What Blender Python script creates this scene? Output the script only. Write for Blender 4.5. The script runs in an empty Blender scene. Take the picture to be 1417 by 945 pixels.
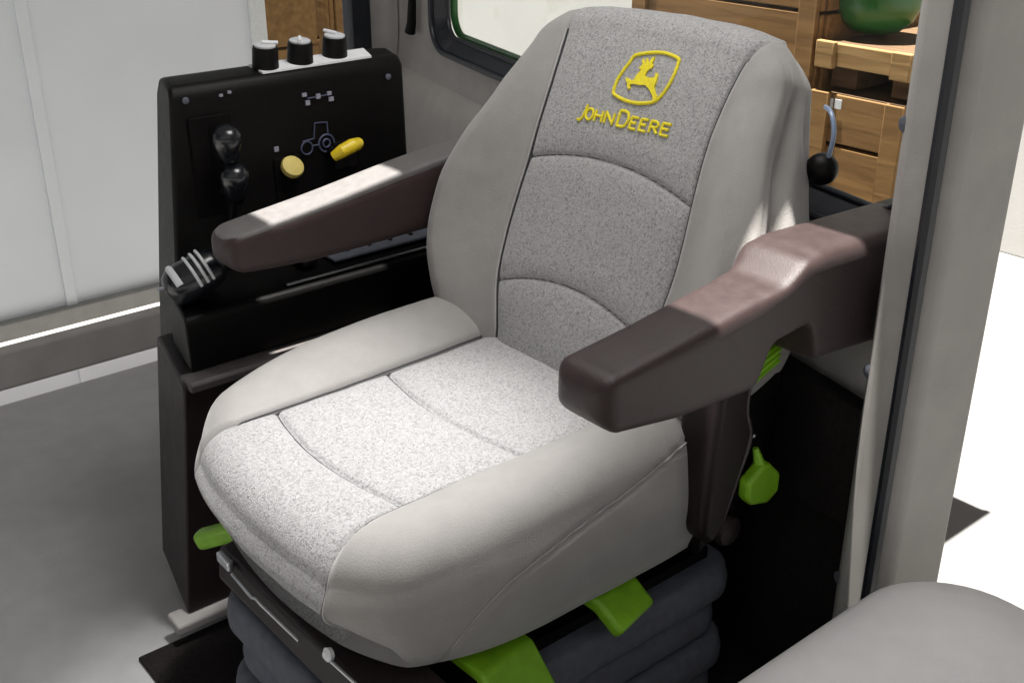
import bpy, bmesh, math, random
import numpy as np
from mathutils import Vector, Matrix, noise
R = math.radians
random.seed(4)
scene = bpy.context.scene
COL = scene.collection

# ------------------------------------------------------------------ materials
MATS = {}
def mat(name, col, rough=.5, spec=.5, var=.12, nscale=40., bump=0., bscale=300., metallic=0., coat=0., sheen=0., wear=None):
    """principled material with procedural colour variation, roughness variation and grain bump"""
    m = bpy.data.materials.new(name); m.use_nodes = True
    nt = m.node_tree; N = nt.nodes; Lk = nt.links
    b = N['Principled BSDF']
    tc = N.new('ShaderNodeTexCoord')
    n1 = N.new('ShaderNodeTexNoise'); n1.inputs['Scale'].default_value = nscale; n1.inputs['Detail'].default_value = 5
    Lk.new(tc.outputs['Object'], n1.inputs['Vector'])
    cr = N.new('ShaderNodeValToRGB')
    e = cr.color_ramp.elements
    e[0].position = .3; e[1].position = .7
    e[0].color = (*[c * (1 - var) for c in col], 1); e[1].color = (*[min(1, c * (1 + var)) for c in col], 1)
    Lk.new(n1.outputs['Fac'], cr.inputs['Fac'])
    out = cr.outputs['Color']
    if wear:
        n3 = N.new('ShaderNodeTexNoise'); n3.inputs['Scale'].default_value = wear[1]; n3.inputs['Detail'].default_value = 8
        Lk.new(tc.outputs['Object'], n3.inputs['Vector'])
        r3 = N.new('ShaderNodeValToRGB'); r3.color_ramp.elements[0].position = .55; r3.color_ramp.elements[1].position = .72
        Lk.new(n3.outputs['Fac'], r3.inputs['Fac'])
        mx = N.new('ShaderNodeMix'); mx.data_type = 'RGBA'
        Lk.new(r3.outputs['Color'], mx.inputs['Factor']); Lk.new(out, mx.inputs['A']); mx.inputs['B'].default_value = (*wear[0], 1)
        out = mx.outputs['Result']
    Lk.new(out, b.inputs['Base Color'])
    mr = N.new('ShaderNodeMapRange'); mr.inputs['To Min'].default_value = max(.02, rough - .08); mr.inputs['To Max'].default_value = min(1, rough + .08)
    Lk.new(n1.outputs['Fac'], mr.inputs['Value']); Lk.new(mr.outputs['Result'], b.inputs['Roughness'])
    b.inputs['Specular IOR Level'].default_value = spec
    b.inputs['Metallic'].default_value = metallic
    b.inputs['Coat Weight'].default_value = coat
    if sheen:
        b.inputs['Sheen Weight'].default_value = sheen; b.inputs['Sheen Roughness'].default_value = .5
    if bump:
        n2 = N.new('ShaderNodeTexNoise'); n2.inputs['Scale'].default_value = bscale; n2.inputs['Detail'].default_value = 3
        Lk.new(tc.outputs['Object'], n2.inputs['Vector'])
        bp = N.new('ShaderNodeBump'); bp.inputs['Strength'].default_value = bump; bp.inputs['Distance'].default_value = .002
        Lk.new(n2.outputs['Fac'], bp.inputs['Height']); Lk.new(bp.outputs['Normal'], b.inputs['Normal'])
    MATS[name] = m
    return m

def heather(name, dark, mid, light, scale):
    """looped boucle cloth: curly worms of dark and light yarn"""
    m = bpy.data.materials.new(name); m.use_nodes = True
    nt = m.node_tree; N = nt.nodes; Lk = nt.links; b = N['Principled BSDF']
    tc = N.new('ShaderNodeTexCoord')
    wn = N.new('ShaderNodeTexNoise'); wn.inputs['Scale'].default_value = scale * .8; wn.inputs['Detail'].default_value = 2
    Lk.new(tc.outputs['Object'], wn.inputs['Vector'])
    mixv = N.new('ShaderNodeMix'); mixv.data_type = 'VECTOR'; mixv.inputs['Factor'].default_value = .012
    Lk.new(tc.outputs['Object'], mixv.inputs['A']); Lk.new(wn.outputs['Color'], mixv.inputs['B'])
    n1 = N.new('ShaderNodeTexNoise'); n1.inputs['Scale'].default_value = scale; n1.inputs['Detail'].default_value = 3; n1.inputs['Roughness'].default_value = .6
    Lk.new(mixv.outputs['Result'], n1.inputs['Vector'])
    v1 = N.new('ShaderNodeTexVoronoi'); v1.inputs['Scale'].default_value = scale * 1.1
    Lk.new(mixv.outputs['Result'], v1.inputs['Vector'])
    ad = N.new('ShaderNodeMath'); ad.operation = 'MULTIPLY_ADD'; ad.inputs[1].default_value = -.22
    Lk.new(v1.outputs['Distance'], ad.inputs[0]); Lk.new(n1.outputs['Fac'], ad.inputs[2])
    cr = N.new('ShaderNodeValToRGB'); e = cr.color_ramp.elements
    e[0].position = .26; e[0].color = (*dark, 1); e[1].position = .52; e[1].color = (*light, 1)
    k = e.new(.37); k.color = (*mid, 1)
    Lk.new(ad.outputs[0], cr.inputs['Fac']); Lk.new(cr.outputs['Color'], b.inputs['Base Color'])
    b.inputs['Roughness'].default_value = .92; b.inputs['Specular IOR Level'].default_value = .15
    b.inputs['Sheen Weight'].default_value = .25
    bp = N.new('ShaderNodeBump'); bp.inputs['Strength'].default_value = .75; bp.inputs['Distance'].default_value = .0025
    Lk.new(ad.outputs[0], bp.inputs['Height']); Lk.new(bp.outputs['Normal'], b.inputs['Normal'])
    MATS[name] = m
    return m

def weave(name, col, var=.1):
    """smooth woven cloth with a fine diagonal thread grain"""
    m = mat(name, col, .8, .25, var, 30., 0, sheen=.3)
    nt = m.node_tree; N = nt.nodes; Lk = nt.links; b = N['Principled BSDF']
    tc = N.new('ShaderNodeTexCoord')
    a2 = N.new('ShaderNodeTexNoise'); a2.inputs['Scale'].default_value = 520; a2.inputs['Detail'].default_value = 2; Lk.new(tc.outputs['Object'], a2.inputs['Vector'])
    bp = N.new('ShaderNodeBump'); bp.inputs['Strength'].default_value = .45; bp.inputs['Distance'].default_value = .0015
    Lk.new(a2.outputs[0], bp.inputs['Height']); Lk.new(bp.outputs['Normal'], b.inputs['Normal'])
    return m

M_PANEL = heather('boucle_cloth', (.235, .231, .230), (.355, .350, .350), (.43, .425, .427), 300.)
M_BOL = weave('bolster_cloth', (.290, .279, .268), .05)
M_PIPE = mat('piping_cord', (.42, .41, .40), .7, .3, .08, 200, .3, 900)
M_THREAD = mat('seam_thread', (.06, .06, .065), .9, .1, .2, 300)
M_YELLOW_T = mat('embroidery_thread', (.92, .74, .03), .6, .35, .18, 500, .8, 900)
M_BROWN = mat('brown_vinyl', (.031, .0185, .018), .45, .32, .12, 60, .28, 800, sheen=.06)
M_ARMTOP = mat('pale_grey_vinyl', (.12, .114, .112), .6, .4, .10, 60, .6, 600, sheen=.1)  # paler grey for the top of one armrest
M_DKBROWN = mat('dark_brown_plastic', (.016, .010, .011), .42, .25, .15, 30, .25, 500)
M_BLACK = mat('black_plastic', (.004, .0035, .0035), .45, .16, .2, 50, .25, 600)
M_BLACKM = mat('matt_black_plastic', (.006, .005, .005), .8, .08, .25, 50, .3, 500)
M_GLOSS = mat('gloss_black', (.006, .007, .010), .24, .6, .1, 60, 0)
M_RUBBER = mat('bellows_rubber', (.105, .112, .138), .7, .25, .15, 60, .5, 500)
M_STEEL = mat('bare_steel', (.55, .57, .60), .35, .5, .1, 60, .1, 300, metallic=1)
M_BLUESTEEL = mat('blue_grey_steel', (.25, .33, .48), .3, .6, .1, 60)
M_LEDGE = mat('ledge_plastic', (.075, .068, .066), .6, .4, .15, 40, .4, 500)
M_RIB = mat('brown_edge_highlight', (.035, .024, .030), .32, .5, .15, 60, .2, 500)  # paler brown, the edge highlight is put into the colour
M_GREEN = mat('green_plastic', (.19, .42, .012), .42, .45, .14, 40, .3, 400)
M_GREENP = mat('green_paint', (.02, .14, .025), .35, .5, .1, 10)
M_YELLOW = mat('yellow_plastic', (.75, .55, .02), .4, .5, .06, 60, .15, 500)
M_YELLOW2 = mat('dull_yellow_plastic', (.62, .50, .14), .55, .4, .08, 60, .15, 500)
M_WHITE = mat('white_mark', (.75, .76, .78), .5, .4, .05, 60)
M_GREYCAP = mat('grey_cap', (.55, .56, .58), .4, .5, .06, 60)
M_BLUEMARK = mat('blue_grey_mark', (.07, .08, .14), .5, .4, .1, 100)
M_PALEMARK = mat('pale_mark', (.30, .30, .36), .5, .4, .1, 100)
M_TRIM = mat('cab_trim_plastic', (.36, .345, .33), .7, .35, .08, 14, .22, 520)
M_CARPET = mat('dark_carpet', (.020, .017, .017), .95, .1, .25, 120, .9, 700)
M_GASKET = mat('gasket_rubber', (.010, .012, .018), .4, .5, .15, 60, .15, 300)
M_SEAT2 = weave('second_seat_cloth', (.62, .61, .61), .03)
M_FLOORMAT = mat('floor_mat', (.42, .42, .42), .85, .2, .06, 18, .35, 260)
M_CONC = mat('pale_concrete', (.20, .20, .197), .9, .2, .06, 1.5, .3, 40)
M_WALLW = mat('white_rendered_wall', (.80, .79, .765), .9, .2, .05, 1.2, .3, 60, wear=((.70, .66, .60), 3.))
M_TRAILER = mat('pale_blue_grey_panel', (.78, .79, .84), .6, .4, .04, 2., .1, 60)
def wood(name, c1, c2):
    m = bpy.data.materials.new(name); m.use_nodes = True
    nt = m.node_tree; N = nt.nodes; Lk = nt.links; b = N['Principled BSDF']
    tc = N.new('ShaderNodeTexCoord'); mp = N.new('ShaderNodeMapping'); mp.inputs['Scale'].default_value = (1.2, 14, 14)
    Lk.new(tc.outputs['Object'], mp.inputs['Vector'])
    n = N.new('ShaderNodeTexNoise'); n.inputs['Scale'].default_value = 2.2; n.inputs['Detail'].default_value = 8; n.inputs['Distortion'].default_value = .6
    Lk.new(mp.outputs['Vector'], n.inputs['Vector'])
    cr = N.new('ShaderNodeValToRGB'); e = cr.color_ramp.elements
    e[0].position = .32; e[0].color = (*c1, 1); e[1].position = .68; e[1].color = (*c2, 1)
    Lk.new(n.outputs['Fac'], cr.inputs['Fac']); Lk.new(cr.outputs['Color'], b.inputs['Base Color'])
    b.inputs['Roughness'].default_value = .8
    bp = N.new('ShaderNodeBump'); bp.inputs['Strength'].default_value = .3; bp.inputs['Distance'].default_value = .003
    Lk.new(n.outputs['Fac'], bp.inputs['Height']); Lk.new(bp.outputs['Normal'], b.inputs['Normal'])
    return m
M_WOOD = wood('crate_wood', (.20, .10, .030), (.32, .175, .06))
M_WOODD = wood('crate_wood_dark', (.10, .055, .025), (.20, .11, .05))
M_WOODL = wood('crate_wood_light', (.30, .17, .06), (.44, .27, .11))
gl = bpy.data.materials.new('window_glass'); gl.use_nodes = True
_n = gl.node_tree.nodes; _b = _n['Principled BSDF']
_t = _n.new('ShaderNodeBsdfTransparent'); _t.inputs['Color'].default_value = (.93, .96, .95, 1)
_g = _n.new('ShaderNodeBsdfGlossy'); _g.inputs['Roughness'].default_value = .02
_f = _n.new('ShaderNodeFresnel'); _f.inputs['IOR'].default_value = 1.35
_mx = _n.new('ShaderNodeMixShader')
gl.node_tree.links.new(_f.outputs[0], _mx.inputs[0]); gl.node_tree.links.new(_t.outputs[0], _mx.inputs[1]); gl.node_tree.links.new(_g.outputs[0], _mx.inputs[2])
gl.node_tree.links.new(_mx.outputs[0], _n['Material Output'].inputs['Surface'])
M_GLASS = gl

# ------------------------------------------------------------------ helpers
def thing(name, label, cat, loc=(0, 0, 0), group=None):
    o = bpy.data.objects.new(name, None); COL.objects.link(o)
    o.location = loc; o.empty_display_size = .05
    o['label'] = label; o['category'] = cat
    if group: o['group'] = group
    return o
def tag(o, label, cat, group=None):
    o['label'] = label; o['category'] = cat
    if group: o['group'] = group
    return o
def world_to(parent):
    """inverse of the chain of parent locations (all parents only translate)"""
    v = Vector((0, 0, 0)); p = parent
    while p: v += p.location; p = p.parent
    return v
def mesh_obj(name, verts, faces, m, parent=None, smooth=True, sharp=35, bevel=0, seg=3):
    me = bpy.data.meshes.new(name)
    off = world_to(parent)
    me.from_pydata([tuple(Vector(v) - off) for v in verts], [], faces); me.update()
    me.materials.append(m)
    if smooth:
        me.polygons.foreach_set('use_smooth', [True] * len(me.polygons))
        if sharp: me.set_sharp_from_angle(angle=R(sharp))
    o = bpy.data.objects.new(name, me); COL.objects.link(o)
    if parent: o.parent = parent
    if bevel:
        md = o.modifiers.new('bevel', 'BEVEL'); md.width = bevel; md.segments = seg; md.limit_method = 'ANGLE'; md.angle_limit = R(30)
        md.harden_normals = False
    return o
class MB:
    def __init__(s): s.v = []; s.f = []
    def add(s, vs, fs):
        k = len(s.v); s.v += [Vector(x) for x in vs]; s.f += [[i + k for i in f] for f in fs]
    def box(s, c, size, M=None):
        cx, cy, cz = c; a, b, d = [q / 2 for q in size]
        vs = [Vector((x, y, z)) for x in (-a, a) for y in (-b, b) for z in (-d, d)]
        if M: vs = [M @ q for q in vs]
        vs = [q + Vector(c) for q in vs]
        s.add(vs, [(0, 1, 3, 2), (4, 6, 7, 5), (0, 4, 5, 1), (2, 3, 7, 6), (0, 2, 6, 4), (1, 5, 7, 3)])
    def prism(s, poly, fn, a, b):
        """poly: 2D outline; fn(p, q, d) gives the 3D point; extruded from d=a to d=b"""
        n = len(poly)
        vs = [fn(p[0], p[1], a) for p in poly] + [fn(p[0], p[1], b) for p in poly]
        fs = [list(range(n))[::-1], list(range(n, 2 * n))] + [(i, (i + 1) % n, n + (i + 1) % n, n + i) for i in range(n)]
        s.add(vs, fs)
    def tube(s, pts, r, n=10, cap=True):
        pts = [Vector(p) for p in pts]; k0 = len(s.v); up = None
        rs = r if isinstance(r, (list, tuple)) else [r] * len(pts)
        for i, p in enumerate(pts):
            t = (pts[min(i + 1, len(pts) - 1)] - pts[max(i - 1, 0)]).normalized()
            if up is None:
                up = t.orthogonal().normalized()
            else:
                up = (up - t * up.dot(t)).normalized()
            w = t.cross(up)
            for j in range(n):
                a = 2 * math.pi * j / n
                s.v.append(p + (up * math.cos(a) + w * math.sin(a)) * rs[i])
        for i in range(len(pts) - 1):
            for j in range(n):
                s.f.append([k0 + i * n + j, k0 + i * n + (j + 1) % n, k0 + (i + 1) * n + (j + 1) % n, k0 + (i + 1) * n + j])
        if cap:
            s.f.append([k0 + j for j in range(n)][::-1]); s.f.append([k0 + (len(pts) - 1) * n + j for j in range(n)])
    def lathe(s, c, axis, prof, n=28):
        """prof: list of (radius, height along axis)"""
        axis = Vector(axis).normalized(); u = axis.orthogonal().normalized(); w = axis.cross(u); c = Vector(c); k0 = len(s.v)
        for (r, h) in prof:
            for j in range(n):
                a = 2 * math.pi * j / n
                s.v.append(c + axis * h + (u * math.cos(a) + w * math.sin(a)) * r)
        for i in range(len(prof) - 1):
            for j in range(n):
                s.f.append([k0 + i * n + j, k0 + i * n + (j + 1) % n, k0 + (i + 1) * n + (j + 1) % n, k0 + (i + 1) * n + j])
        s.f.append([k0 + j for j in range(n)][::-1]); s.f.append([k0 + (len(prof) - 1) * n + j for j in range(n)])
    def build(s, name, m, parent=None, **kw):
        o = mesh_obj(name, s.v, s.f, m, parent, **kw)
        bm = bmesh.new(); bm.from_mesh(o.data); bmesh.ops.recalc_face_normals(bm, faces=bm.faces); bm.to_mesh(o.data); bm.free()
        return o
YZ = lambda y, z, x: Vector((x, y, z))      # outline in the side plane, extruded across
def smooth_poly(pts, n=3):
    """Chaikin corner cutting of a closed outline"""
    for _ in range(n):
        q = []
        for i in range(len(pts)):
            a = Vector(pts[i]); b = Vector(pts[(i + 1) % len(pts)])
            q += [tuple(a.lerp(b, .2)), tuple(a.lerp(b, .8))]
        pts = q
    return pts
def catmull(pts, n=8):
    P = [Vector(p) for p in pts]; out = []
    for i in range(len(P) - 1):
        a, b, c, d = P[max(i - 1, 0)], P[i], P[i + 1], P[min(i + 2, len(P) - 1)]
        for k in range(n):
            t = k / n
            out.append(.5 * ((2 * b) + (c - a) * t + (2 * a - 5 * b + 4 * c - d) * t * t + (3 * b - a - 3 * c + d) * t ** 3))
    return out + [P[-1]]
def interp(tab, x):
    """smooth (monotone-ish cubic) table lookup"""
    xs = [t[0] for t in tab]; ys = [t[1] for t in tab]
    if x <= xs[0]: return ys[0]
    if x >= xs[-1]: return ys[-1]
    i = max(k for k in range(len(xs)) if xs[k] <= x); i = min(i, len(xs) - 2)
    def sl(k):
        if k == 0: return (ys[1] - ys[0]) / (xs[1] - xs[0])
        if k == len(xs) - 1: return (ys[-1] - ys[-2]) / (xs[-1] - xs[-2])
        return (ys[k + 1] - ys[k - 1]) / (xs[k + 1] - xs[k - 1])
    h = xs[i + 1] - xs[i]; t = (x - xs[i]) / h
    return (2 * t ** 3 - 3 * t * t + 1) * ys[i] + (t ** 3 - 2 * t * t + t) * h * sl(i) + (-2 * t ** 3 + 3 * t * t) * ys[i + 1] + (t ** 3 - t * t) * h * sl(i + 1)
def sstep(a, b, x):
    if a > b: a, b, x = -a, -b, -x
    t = min(1, max(0, (x - a) / (b - a))); return t * t * (3 - 2 * t)
def gauss(d, w): return math.exp(-(d / w) ** 2)

# ------------------------------------------------------------------ upholstered cover surface
def cover(root, name, frame, flip, us, X, S, Ylo, Yhi, H, ring, nu_in, nu_out, nv, panel_skirts):
    """A closed upholstered pad: a (u,v) grid top, then rings rolling over the rim and down the side.
    us: seam column; X(v) half width, Ylo/Yhi(u) end curves, H(x,y) height of the top incl. seams,
    ring(k, x, y, nx, ny, h) -> list of (out, height) along the roll.  Returns the three parts."""
    ug = [-1 + (1 - us) * i / nu_out for i in range(nu_out)] + [-us + 2 * us * i / nu_in for i in range(nu_in)] + [us + (1 - us) * i / nu_out for i in range(nu_out + 1)]
    vg = [-1 + 2 * i / nv for i in range(nv + 1)]
    nU = len(ug)
    V = []; tags = {}
    def P(u, v):
        t = (v + 1) / 2; au = abs(u); q = S(v)
        x = math.copysign(au / us * q if au < us else q + (au - us) / (1 - us) * (X(v) - q), u)
        return x, Ylo(u) * (1 - t) + Yhi(u) * t
    for i, u in enumerate(ug):
        for j, v in enumerate(vg):
            x, y = P(u, v); V.append((x, y, H(x, y)))
    idx = lambda i, j: i * (nv + 1) + j
    faces = {'l': [], 'r': [], 'p': []}
    def cls(uc): return 'p' if abs(uc) < us else ('r' if uc > 0 else 'l')
    for i in range(nU - 1):
        c = cls((ug[i] + ug[i + 1]) / 2)
        for j in range(nv):
            faces[c].append((idx(i, j), idx(i + 1, j), idx(i + 1, j + 1), idx(i, j + 1)))
    # rim loop counter-clockwise: low edge (u up), right side, high edge (u down), left side
    loop = [(idx(i, 0), ug[i], 'lo') for i in range(nU - 1)] + [(idx(nU - 1, j), 1, 'side') for j in range(nv)] + \
           [(idx(i, nv), ug[i], 'hi') for i in range(nU - 1, 0, -1)] + [(idx(0, j), -1, 'side') for j in range(nv, 0, -1)]
    n = len(loop)
    nrm = []
    for k in range(n):
        ax = ay = 0
        for d in range(1, 9):
            a = V[loop[(k - d) % n][0]]; b = V[loop[(k + d) % n][0]]
            tx, ty = b[0] - a[0], b[1] - a[1]; q = math.hypot(tx, ty); ax += ty / q; ay -= tx / q
        q = math.hypot(ax, ay); nrm.append((ax / q, ay / q))
    prev = [l[0] for l in loop]
    rings = [ring(k / n, V[loop[k][0]][0], V[loop[k][0]][1], nrm[k][0], nrm[k][1], V[loop[k][0]][2]) for k in range(n)]
    for r in range(len(rings[0])):
        cur = []
        for k in range(n):
            bx, by, _ = V[loop[k][0]]; o, h = rings[k][r]
            V.append((bx + nrm[k][0] * o, by + nrm[k][1] * o, h)); cur.append(len(V) - 1)
        for k in range(n):
            k2 = (k + 1) % n
            a, b = loop[k], loop[k2]
            e = a[2] if a[2] == b[2] or a[2] != 'side' else b[2]
            uc = (a[1] + b[1]) / 2
            c = 'p' if (e in panel_skirts and abs(uc) < us) else ('r' if uc > 0 else 'l')
            if e == 'side': c = 'r' if a[1] > 0 else 'l'
            faces[c].append((prev[k], cur[k], cur[k2], prev[k2]))
        prev = cur
    faces['r'].append(tuple(prev[::-1]))
    W = [frame(*p) for p in V]
    out = {}
    for c, nm, m in (('p', 'center_panel', M_PANEL), ('l', 'bolster', M_BOL), ('r', 'bolster', M_BOL)):
        fs = faces[c]
        used = sorted({i for f in fs for i in f}); mp = {q: i for i, q in enumerate(used)}
        ff = [tuple(mp[i] for i in (f[::-1] if flip else f)) for f in fs]
        out[c] = mesh_obj(nm, [W[i] for i in used], ff, m, root, sharp=0)
    return out

# ================================================================== DRIVER SEAT
seat = thing('driver_seat', 'grey cloth tractor seat with yellow embroidered emblem and brown armrests', 'seat', (.012, -.05, 0))
XC = .012
# ---- cushion
cush = bpy.data.objects.new('seat_cushion', None); COL.objects.link(cush); cush.parent = seat; cush.location = (0, 0, .42)
RIM = .05
def cX(v):
    y = abs(v); return .250 * (1 - .12 * y ** 3.2) if v > 0 else .250 * (1 - .01 * y ** 4)
def cYhi(u): return .182 - (.062 if u > 0 else .036) * abs(u) ** 2.6
def cYlo(u): return -.335 + .022 * max(0, -u) ** 3 + .02 * max(0, u) ** 3
CARC = (.100, -.090)
def arc_d(x, y, y0, sag): return y - (y0 + sag * (1 - (x / .165) ** 2))
def cS(y): return .160 + .006 * sstep(.05, -.2, y) + .004 * sstep(.1, .2, y)
def cH(x, y):
    ax = abs(x)
    s = cS(y)
    h = .500 + .004 * (1 - (x / .25) ** 2)
    h += .006 * sstep(-.15, -.33, y)                        # rises to the back
    h -= .9 * max(0, y - .125) ** 2 * 1.6                   # waterfall front
    if ax > s:                                             # bolster swell
        q = (ax - s) / (.27 - s)
        amp = interp([(-.34, .040), (-.2, .048), (-.05, .042), (.08, .026), (.19, .010)], y)
        h += amp * math.sin(min(1, q) * math.pi * .58) ** .8 if q > 0 else 0
    else:                                                  # quilted panel
        e = min(1, (s - ax) / .035); f = 1 - (1 - e) ** 2
        d1 = arc_d(x, y, CARC[0], .024); d2 = arc_d(x, y, CARC[1], .022)
        g = min(abs(d1), abs(d2), .04) / .04; g = 1 - (1 - g) ** 2
        h += .006 * f * g - .004
        h -= .0055 * gauss(d1, .0032) + .0055 * gauss(d2, .0032)
    h -= .006 * gauss(ax - s, .0032)
    h += .0016 * noise.noise(Vector((x * 9, y * 9, 1.3))) + .0006 * noise.noise(Vector((x * 34, y * 34, 5)))
    return h
GS = [(-.40, .540), (-.29, .525), (-.16, .495), (-.026, .466), (.043, .444), (.087, .415), (.118, .377), (.135, .345)]
GP = []; SEAMF = {}
def c_ring(k, x, y, nx, ny, h):
    out = []
    front = max(0, ny) ** 2
    side = nx * nx
    Rm = RIM * (1 + .15 * front)
    zb = .352 - .004 * side + .008 * front + .045 * front * sstep(-.05, .22, x)
    for i in range(1, 11):
        a = i / 10 * math.pi / 2 * .92
        out.append([Rm * math.sin(a), h - Rm * (1 - math.cos(a))])
    h0 = out[-1][1]; o0 = out[-1][0]
    n = 34
    for i in range(1, n + 1):
        t = i / n
        z = h0 + (zb - h0) * t
        bul = .010 * math.sin(t * math.pi) + .004 * t - .060 * sstep(.3, 1, t) * front * (.6 + .4 * sstep(-.2, .1, x)) - .006 * sstep(.8, 1, t)
        out.append([o0 + bul, z])
    if nx < -.3 or nx > .3:
        zs = interp(GS, y + ny * .03)
        for q in out: q[0] -= .0045 * gauss(q[1] - zs, .0035) * min(1, side * 1.6)
    wr = .002 * noise.noise(Vector((x * 11 + 3, y * 11, 7)))
    for q in out: q[0] += wr + .0016 * noise.noise(Vector((x * 12, y * 12, q[1] * 16)))
    if nx < -.55:
        for q, q2 in zip(out[4:], out[5:]):
            if q[1] >= zs > q2[1]:
                o_ = q[0] + (q2[0] - q[0]) * (q[1] - zs) / (q[1] - q2[1]) + .0012
                GP.append((x + nx * o_, y + ny * o_, zs + .0015)); break
    if ny > .5:
        sg = 1 if x > 0 else -1; dd = abs(abs(x) - cS(cYhi(.655)))
        if dd < SEAMF.get(sg, (9,))[0]: SEAMF[sg] = (dd, [(x + nx * (q[0] + .0003) + sg * .001, y + ny * (q[0] + .0003), q[1] + .0004) for q in out[:-2]])
    out += [[o0 - .012, zb - .004], [o0 - .05, zb - .004]]
    return [tuple(q) for q in out]
fr_c = lambda x, y, h: Vector((x + XC, y, h))
cp = cover(cush, 'seat_cushion', fr_c, False, .655, cX, lambda v: cS(cYlo(.655) * (1 - (v + 1) / 2) + cYhi(.655) * (v + 1) / 2), cYlo, cYhi, cH, c_ring, 130, 46, 200, ('hi',))
# seam cords along the panel edges and arcs
def run_on(frame, H, pts, off): return [frame(x, y, H(x, y) + off) for x, y in pts]
for sgn in (-1, 1):
    pts = []
    for j in range(0, 81):
        v = -1 + 2 * j / 80; u = .655 * sgn; t = (v + 1) / 2
        y = cYlo(.655) * (1 - t) + cYhi(.655) * t; pts.append(((cS(y) + .0022) * sgn, y))
    nose = SEAMF.get(sgn, (0, []))[1]
    P3 = run_on(fr_c, cH, pts[:-1], .0006) + [fr_c(*q) for q in nose]
    if sgn < 0:
        b = MB(); b.tube(P3, .0017, 8); b.build('piping', M_PIPE, cush)
    for_d = [p + Vector((-sgn * .0030, 0, -.0012)) for p in P3]
    b = MB(); b.tube(for_d, .0014, 6); b.build('stitching', M_THREAD, cush)
for y0, sag in ((CARC[0], .024), (CARC[1], .022)):
    pts = [(x, y0 + sag * (1 - (x / .165) ** 2)) for x in [-.157 + .314 * i / 60 for i in range(61)]]
    b = MB(); b.tube(run_on(fr_c, cH, pts, .0004), .0013, 6); b.build('stitching', M_THREAD, cush)

gp = sorted([p for p in GP if -.36 < p[1] < .16], key=lambda p: p[1])[::4]
b = MB(); b.tube([fr_c(*p) for p in gp], .0014, 6); b.build('piping', M_PIPE, cush)
# ---- backrest (leans back 18 degrees)
back = bpy.data.objects.new('backrest', None); COL.objects.link(back); back.parent = seat; back.location = (0, -.25, .55)
CB, SB = math.cos(R(18)), math.sin(R(18))
BO = Vector((XC, -.285, .5))
fr_b = lambda x, t, n: BO + Vector((x, -SB * t + CB * n, CB * t + SB * n))
RB = .040
WT = [(-.06, .235), (0, .262), (.06, .300), (.13, .330), (.20, .333), (.27, .318), (.34, .292), (.41, .268), (.47, .250), (.53, .236)]
TLO, THI = -.03, .474
def bX(v): return interp(WT, TLO + (v + 1) / 2 * (THI - TLO)) - RB
def bYhi(u): return THI + .036 * (1 - abs(u) ** 2.8)
def bYlo(u): return TLO + .0 * u
USB = .64
def seam_x(t): return interp([(-.05, .140), (.02, .142), (.10, .166), (.19, .175), (.3, .169), (.4, .167), (.47, .172), (.53, .182)], t)
BARC = ((.092, .040), (.295, .030))
def bH(x, t):
    ax = abs(x)
    s = seam_x(t)
    h = .004 + .012 * gauss(t - .10, .12) * (1 - (x / .3) ** 2)
    h -= .020 * max(0, (t - .33) / .17) ** 2
    if ax > s:
        wmax = interp(WT, t) - RB
        q = min(1.1, (ax - s) / max(.02, wmax - s))
        amp = interp([(-.04, .015), (.04, .036), (.12, .052), (.22, .056), (.30, .045), (.38, .026), (.45, .010), (.52, .002)], t)
        h += amp * (1 - math.cos(min(1, q) * math.pi * .80)) / 1.81
    else:
        e = min(1, (s - ax) / .035); f = 1 - (1 - e) ** 2
        ds = [t - (t0 + sg * (1 - (x / .175) ** 2)) for t0, sg in BARC]
        g = min([abs(d) for d in ds] + [.04]) / .04; g = 1 - (1 - g) ** 2
        h += .006 * f * g - .004
        for d in ds: h -= .0035 * gauss(d, .0028)
    h -= .006 * gauss(ax - s, .0032)
    h += .0016 * noise.noise(Vector((x * 9, t * 9, 11.3))) + .0006 * noise.noise(Vector((x * 34, t * 34, 15)))
    return h
def b_ring(k, x, t, nx, nt, h):
    out = []
    side = nx * nx; top = max(0, nt) ** 2
    for i in range(1, 11):
        a = i / 10 * math.pi / 2
        out.append([RB * math.sin(a), h - RB * (1 - math.cos(a))])
    h0 = out[-1][1]; hb = -.085
    n = 16
    for i in range(1, n + 1):
        q = i / n
        out.append([RB - .010 * q * q + .004 * math.sin(q * math.pi), h0 + (hb - h0) * q])
    if nx < -.3:                                         # loose fold down the side of the cover
        for q in out: q[0] -= .016 * gauss(q[1] - (h - .052 - .02 * noise.noise(Vector((t * 6, 2, 2)))), .015) * sstep(.12, .2, t) * sstep(.52, .44, t)
    for q in out:                                        # gusset seam and wrinkles in the side
        q[0] -= .005 * gauss(q[1] - (h - RB * .75), .004) * min(1, side * 2) * sstep(.0, .1, t)
        q[0] += .0035 * noise.noise(Vector((x * 14, t * 14, q[1] * 18))) + .006 * side * noise.noise(Vector((x * 5, t * 6 + 3, q[1] * 9)))
    for i in range(1, 7):
        a = i / 6 * math.pi / 2
        out.append([RB - .010 - .03 * (1 - math.cos(a)), hb - .03 * math.sin(a)])
    return [tuple(q) for q in out]
bp_ = cover(back, 'backrest', fr_b, True, USB, bX, lambda v: seam_x(TLO + (v + 1) / 2 * (bYhi(USB) - TLO)), bYlo, bYhi, bH, b_ring, 130, 46, 200, ('hi', 'lo'))
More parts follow.
